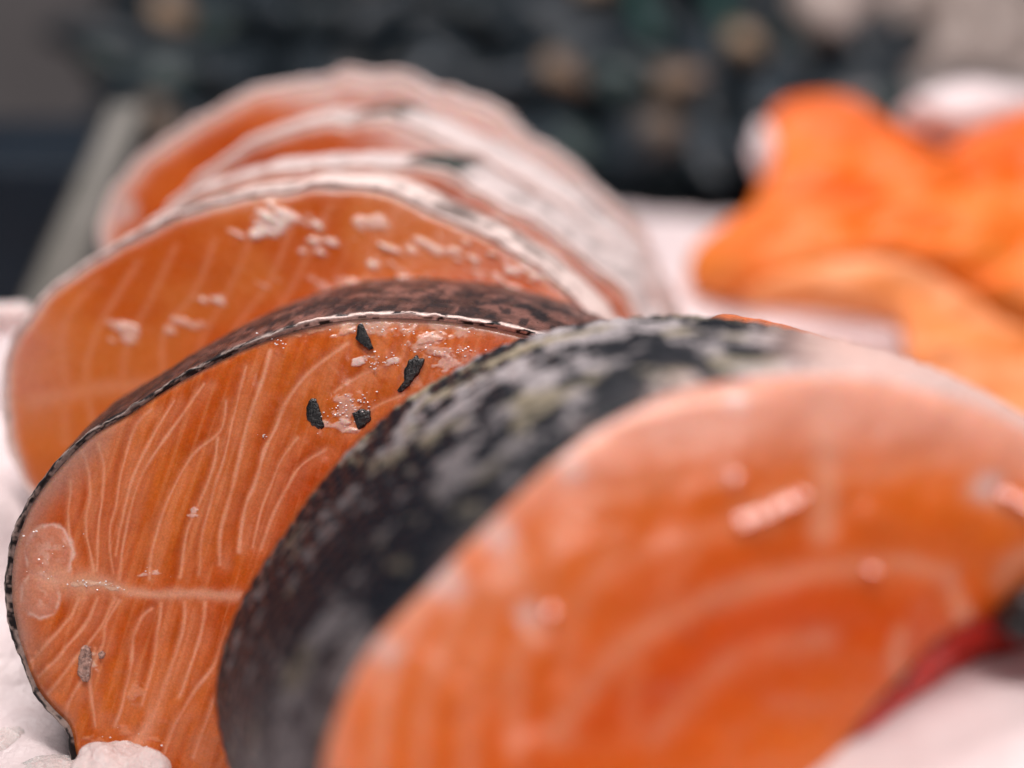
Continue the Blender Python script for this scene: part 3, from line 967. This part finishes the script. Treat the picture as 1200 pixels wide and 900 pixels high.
FO = s2l((222, 96, 2))
FL = s2l((226, 126, 48))
fillet('uppermost orange fillet lobe, against the dark heap', [(880, 250), (892, 205), (898, 150), (912, 118), (960, 108), (1010, 118), (1045, 148), (1090, 168), (1120, 190), (1110, 230), (1020, 262), (930, 268)],
       (990, 190), (0.475, 0.0, -0.6), 0.012, 401, FO, s2l((228, 112, 22)), 0.012)
fillet('deep orange fillet on the far right, second from the back', [(930, 260), (1000, 222), (1080, 195), (1130, 164), (1200, 132), (1300, 112), (1420, 120), (1430, 240), (1300, 290), (1120, 290), (980, 290)],
       (1180, 215), (0.452, 0.0, -0.6), 0.012, 411, s2l((230, 94, 2)), s2l((228, 112, 22)), 0.012)
fillet('pale orange fillet with a pointed left tip on white', [(808, 300), (825, 272), (878, 243), (950, 245), (1060, 232), (1150, 222), (1300, 232), (1420, 260), (1430, 400), (1300, 412), (1200, 372), (1140, 345), (1070, 315), (1000, 312), (930, 322), (840, 318)],
       (1060, 285), (0.432, 0.0, -0.6), 0.010, 421, s2l((230, 108, 14)), FL, 0.012)
fillet('nearest pale orange fillet, sagging at the right edge', [(872, 336), (960, 306), (1020, 303), (1085, 320), (1145, 354), (1200, 392), (1300, 440), (1420, 500), (1430, 640), (1250, 600), (1130, 490), (1068, 430), (1062, 385), (1045, 360), (960, 346)],
       (1078, 346), (0.415, 0.0, -0.5), 0.006, 431, s2l((230, 136, 70)), s2l((232, 154, 104)), 0.009)


# ---------------------------------------------------------------- ice lumps
def ice_lump(label, px, py, d, rx, ry, rz, seed, mat=M_ICE2, sub=5, amp=0.35):
    import bmesh
    bm = bmesh.new()
    bmesh.ops.create_icosphere(bm, subdivisions=sub, radius=1.0)
    V = np.array([v.co[:] for v in bm.verts])
    F = [[v.index for v in f_.verts] for f_ in bm.faces]
    bm.free()
    a = fbm(V[:, 0] * 1.6 + V[:, 2] * .9 + 5, V[:, 1] * 1.6 - V[:, 2] * 1.1 + 9, seed, 2) - .5
    b = fbm(V[:, 0] * 5 + V[:, 2] * 3, V[:, 1] * 5 - V[:, 2] * 4, seed + 5, 3) - .5
    V = V * (1 + amp * 1.6 * a + amp * .5 * b)[:, None]
    s = d / FPX
    c = unproj(px, py, d)
    W_ = c + V[:, :1] * RGT * rx * s + V[:, 1:2] * FWD * rz * s + V[:, 2:] * UPV * ry * s
    b0 = c.copy()
    b0[2] = W_[:, 2].min()
    o = mesh_obj('ice_lump', W_, F, mat, None, b0)
    tag(o, label, 'ice lump', 'lumps of ice round the salmon')
    return o


ice_lump('sharp wet ice lump at the foot of the sharp steak', 142, 915, .243, 62, 44, 40, 3)
ice_lump('pale ice lump in the lower left corner', 2, 895, .256, 38, 42, 40, 9)
ice_lump('flat ice lump beside the lower left corner lump', 62, 905, .248, 40, 16, 30, 13)
ice_lump('small grey white ice lump at the left edge behind the steaks', 8, 372, .335, 34, 20, 30, 23)
ice_lump('lavender white ice lump behind the far right fillet', 1150, 140, .52, 90, 42, 60, 33, M_ICE, 4)
ice_lump('white ice lump left of the uppermost fillet lobe', 893, 175, .52, 14, 30, 20, 37, M_ICE, 4)
ice_lump('blurred ice lump in the lower right corner', 1190, 1050, .172, 150, 100, 110, 43, M_ICE, 4)

# tiny clinging crystals: too many to count
import bmesh
bm = bmesh.new()
bmesh.ops.create_icosphere(bm, subdivisions=1, radius=1.0)
IV = np.array([v.co[:] for v in bm.verts])
IF = np.array([[v.index for v in f_.verts] for f_ in bm.faces])
bm.free()
rr = np.random.RandomState(4)
spots = []
for k in range(70):
    t = rr.rand()
    p = spline(SEPT[1:7], 50, False)[int(t * 49)]
    spots.append((p[0] + rr.randn() * 3, p[1] + rr.randn() * 3, .5 + rr.rand() * .9))
for cx, cy, sx_, sy_, nn in ((400, 480, 12, 10, 36), (445, 424, 16, 5, 26), (505, 410, 20, 6, 22), (545, 412, 10, 3, 14), (330, 402, 6, 4, 10), (186, 668, 8, 3, 14),
                            (310, 512, 4, 2, 6), (430, 468, 20, 6, 18), (150, 866, 20, 8, 14), (232, 603, 6, 4, 5), (470, 388, 60, 4, 30), (60, 650, 22, 22, 14)):
    for k in range(nn):
        spots.append((cx + rr.randn() * sx_, max(cy - 3 if cy < 380 else 0, cy + rr.randn() * sy_), .4 + rr.rand() * 1.2))
VV, FF = [], []
for k, (x, y, s) in enumerate(spots):
    c = on_face2(x, y, 0.0001)
    VV.append(c + IV * (1 + .5 * (rr.rand(12, 1) - .5)) * s * 0.00013 * np.array([1.3, 1, .8]))
    FF.append(IF + 12 * k)
o = mesh_obj('frost_crystals', np.concatenate(VV), np.concatenate(FF).tolist(), M_GLINT, st2, b2, smooth=False)
tag(o, kind='stuff')


# ---------------------------------------------------------------- blurred things far behind
def shell_mesh(name, L, Wd, H, seed, c1, c2, patch):
    nu, nv = 28, 20
    vs, cs = [], []
    for a in range(nu + 1):
        u = a / nu
        prof = max(0.02, (math.sin(math.pi * min(1, u ** 0.75))) ** 0.6)
        for b in range(nv):
            th = 2 * math.pi * b / nv
            y = math.cos(th) * Wd * prof * (1 + .12 * math.sin(3 * u))
            z = math.sin(th) * H * prof * (0.85 + .15 * abs(math.sin(th)))
            if abs(math.sin(th)) < 0.1:
                y *= 1.03
            vs.append(((u - .45) * L, y + 0.12 * L * (u - .5) ** 2, z))
            k = vn(u * 6 + seed, b * .4, seed)
            t = min(1, max(0, (patch - u) * 5 + (k - .5) * 1.3))
            cs.append(np.array(c1) * (1 - t) * (0.6 + .8 * k) + np.array(c2) * t)
    F = [(a * nv + b, a * nv + (b + 1) % nv, (a + 1) * nv + (b + 1) % nv, (a + 1) * nv + b) for a in range(nu) for b in range(nv)]
    F += [list(range(nv))[::-1], list(range(nu * nv, nu * nv + nv))]
    me = bpy.data.meshes.new(name)
    me.from_pydata(vs, [], F)
    at = me.color_attributes.new('Col', 'FLOAT_COLOR', 'POINT')
    cc = np.ones((len(vs), 4), np.float32)
    cc[:, :3] = np.array(cs)
    at.data.foreach_set('color', cc.ravel())
    me.materials.append(M_SHELL)
    me.polygons.foreach_set('use_smooth', [True] * len(me.polygons))
    return me


MUS = [shell_mesh('mussel', .066, .016, .012, s, (.015, .024, .032), c2, p) for s, c2, p in
       ((1, (.03, .03, .028), .2), (2, (.10, .065, .04), .22), (3, (.022, .042, .042), .35), (4, (.02, .03, .036), .3))]
TAN = shell_mesh('mussel', .05, .019, .014, 5, (.26, .18, .12), (.34, .25, .17), .6)
BRN = shell_mesh('mussel', .055, .018, .014, 6, (.12, .08, .055), (.2, .14, .09), .5)
PNK = shell_mesh('clam', .06, .026, .018, 7, (.30, .24, .215), (.36, .30, .27), .6)


def put(me, name, loc, label, cat, grp, rot):
    o = bpy.data.objects.new(name, me)
    COL.objects.link(o)
    o.location = loc
    o.rotation_euler = rot
    tag(o, label, cat, grp)
    return o


# sloping dark tray that carries the shells
A = unproj(130, 262, .66)
B = unproj(1075, 232, .66)
C_ = unproj(1090, -90, .92)
D_ = unproj(120, -90, .92)
NX, NY = 40, 24
tv_ = []
for a in range(NY):
    for b in range(NX):
        s, t = b / (NX - 1), a / (NY - 1)
        p = (A * (1 - s) + B * s) * (1 - t) + (D_ * (1 - s) + C_ * s) * t
        p = p + np.array((0, 0, 0.012 * (float(fbm(s * 9, t * 6, 77, 3)) - .5)))
        tv_.append(p)
tv_ = np.array(tv_)
tf = [(a * NX + b, a * NX + b + 1, (a + 1) * NX + b + 1, (a + 1) * NX + b) for a in range(NY - 1) for b in range(NX - 1)]
und = tv_ - np.array((0, -0.0, 0.02))
tf2 = [tuple(x + NX * NY for x in q[::-1]) for q in tf]
tr = mesh_obj('shellfish_tray', np.vstack([tv_, und]), tf + tf2, M_HEAP, None, (A + B) / 2)
tag(tr, 'dark tray under the blurred heap of shells behind the salmon', 'tray')

rm = random.Random(12)
for a in range(7):
    for b in range(13):
        s = (b + .5 + rm.uniform(-.35, .35)) / 13
        t = (a + .5 + rm.uniform(-.35, .35)) / 9
        p = (A * (1 - s) + B * s) * (1 - t) + (D_ * (1 - s) + C_ * s) * t + np.array((0, -.004, 0.014 + rm.uniform(0, .012)))
        put(MUS[rm.randrange(4)], 'mussel', p, 'dark blurred mussel in the heap behind the salmon', 'mussel', 'dark mussels in the heap',
            (rm.uniform(-1.3, 1.3), rm.uniform(-1, 1), rm.uniform(0, 6.28)))


def pixel_on_tray(px, py):
    # where the sight line meets the tray plane
    n = np.cross(B - A, D_ - A)
    r = unproj(px, py, 1.0) - CAM
    t = ((A - CAM) @ n) / (r @ n)
    return CAM + r * t


for px, py, big, lab in ((215, 78, 1, 'tan shell at the left end of the dark heap'), (452, 28, 0, 'brown shell at the top of the heap above the farthest steak'),
                         (690, 46, 1, 'brightest tan shell in the middle of the dark heap'), (745, 8, 1, 'tan shell at the top edge of the picture in the dark heap'),
                         (785, 160, 0, 'dull brown shell low in the heap left of the fillets'), (862, 118, 1, 'tan shell directly left of the uppermost fillet lobe'),
                         (655, 150, 0, 'faint brown shell low in the heap right of the farthest steak'), (340, 20, 0, 'dull brown shell high on the left of the heap')):
    p = pixel_on_tray(px, py) + np.array((0, -.022, .030))
    put(TAN if big else BRN, 'shell', p, lab, 'shell', 'brown shells in the dark heap', (rm.uniform(-.4, .4), rm.uniform(-.9, .9), rm.uniform(-.6, .6))).scale = (.5, .58, .58)
put(PNK, 'shell', pixel_on_tray(962, 82) + np.array((0, -.03, .035)), 'pinkish tan shell just above the uppermost fillet lobe', 'shell', 'brown shells in the dark heap', (.3, .5, -.3))


# green net hem on the right of the heap
def tube(name, pts, rad, mat, label=None, cat=None, grp=None, parent=None, base=None):
    p = spline(pts, 60, False)
    tg = np.gradient(p, axis=0)
    tg /= np.linalg.norm(tg, axis=1)[:, None]
    up = np.array((0, -1.0, 0.2))
    sd = np.cross(tg, up)
    sd /= np.linalg.norm(sd, axis=1)[:, None]
    uu_ = np.cross(sd, tg)
    V = []
    for k in range(10):
        a = 2 * math.pi * k / 10
        V.append(p + rad * (math.cos(a) * sd + math.sin(a) * uu_) * (1 + .15 * np.sin(np.arange(60) * .9))[:, None])
    V = np.stack(V, 1).reshape(-1, 3)
    F = ring_faces(60, 10) + [list(range(10)), list(range(590, 600))]
    b = V.mean(0) if base is None else base
    o = mesh_obj(name, V, F, mat, parent, b)
    if label: tag(o, label, cat, grp)
    return o


NETB = unproj(1070, 140, .69)
net = empty('shellfish_net', NETB)
tag(net, 'dark green net with a slanting hem over the dark shell heap', 'net')
tube('net_hem', [unproj(925, -40, .80), unproj(965, 15, .78), (unproj(1010, 65, .75)), unproj(1058, 122, .71), unproj(1070, 140, .69)], .008, M_NET, parent=net, base=NETB)
for px0, px1, lab in ((700, 760, 'green net cord over the middle of the dark heap'), (790, 850, 'green net cord right of the middle of the dark heap'), (880, 940, 'green net cord nearest the slanting hem')):
    q = [pixel_on_tray(px0 + (px1 - px0) * t, -40 + 150 * t) + np.array((0, -.02, .034 + .006 * math.sin(5 * t))) for t in (0, .25, .5, .75, 1)]
    tube('net_cord', q, .006, M_NET, parent=net, base=NETB)

# pale clams right of the hem
rm2 = random.Random(5)
PC = [(1010, 40), (1060, 20), (1120, 10), (1180, 25), (1240, 30), (1040, 85), (1100, 65), (1165, 75), (1220, 85), (1090, -25), (1160, -30), (1230, -25), (1280, 70)]
for k, (px, py) in enumerate(PC):
    put(PNK, 'clam', unproj(px, py, .80 - (py + 30) * .0006), 'blurred pinkish grey clam in the upper right corner', 'clam', 'pinkish clams in the upper right corner',
        (rm2.uniform(-.6, .6), rm2.uniform(-.5, .5), rm2.uniform(0, 3)))
v, f = boxv(.155, .40, .66, .95, -.02, .10)
tag(mesh_obj('clam_box', v, f, M_WALL, smooth=False, origin=(.27, .80, -.02)), 'pale grey box under the clams in the upper right corner', 'box')

# navy tray and olive divider on the left
P0 = unproj(112, 345, .52)
P1 = unproj(-260, 345, .52)
z1 = unproj(100, 182, .52)[2]
v, f = boxv(P1[0], P0[0], P0[1], P0[1] + .10, .02, z1)
nb_ = mesh_obj('navy_tray', v, f, M_NAVY, None, ((P0[0] + P1[0]) / 2, P0[1] + .05, .02), smooth=False)
md = nb_.modifiers.new('bevel', 'BEVEL')
md.width = .004
md.segments = 3
tag(nb_, 'dark navy plastic tray at the left edge behind the steaks', 'tray')
a0, a1 = unproj(45, 372, .46), unproj(150, 120, .50)
sd = RGT * .0065
dp = FWD * .006
vv = [a0 - sd * 1.3, a0 + sd * 1.3, a1 + sd, a1 - sd]
vv = vv + [p + dp for p in vv]
dv = mesh_obj('divider_strip', vv, [(0, 1, 2, 3), (7, 6, 5, 4), (0, 4, 5, 1), (1, 5, 6, 2), (2, 6, 7, 3), (3, 7, 4, 0)], M_KHAKI, None, a0, smooth=False)
md = dv.modifiers.new('bevel', 'BEVEL')
md.width = .002
md.segments = 3
tag(dv, 'slanting olive grey divider strip between navy tray and dark heap', 'divider strip')
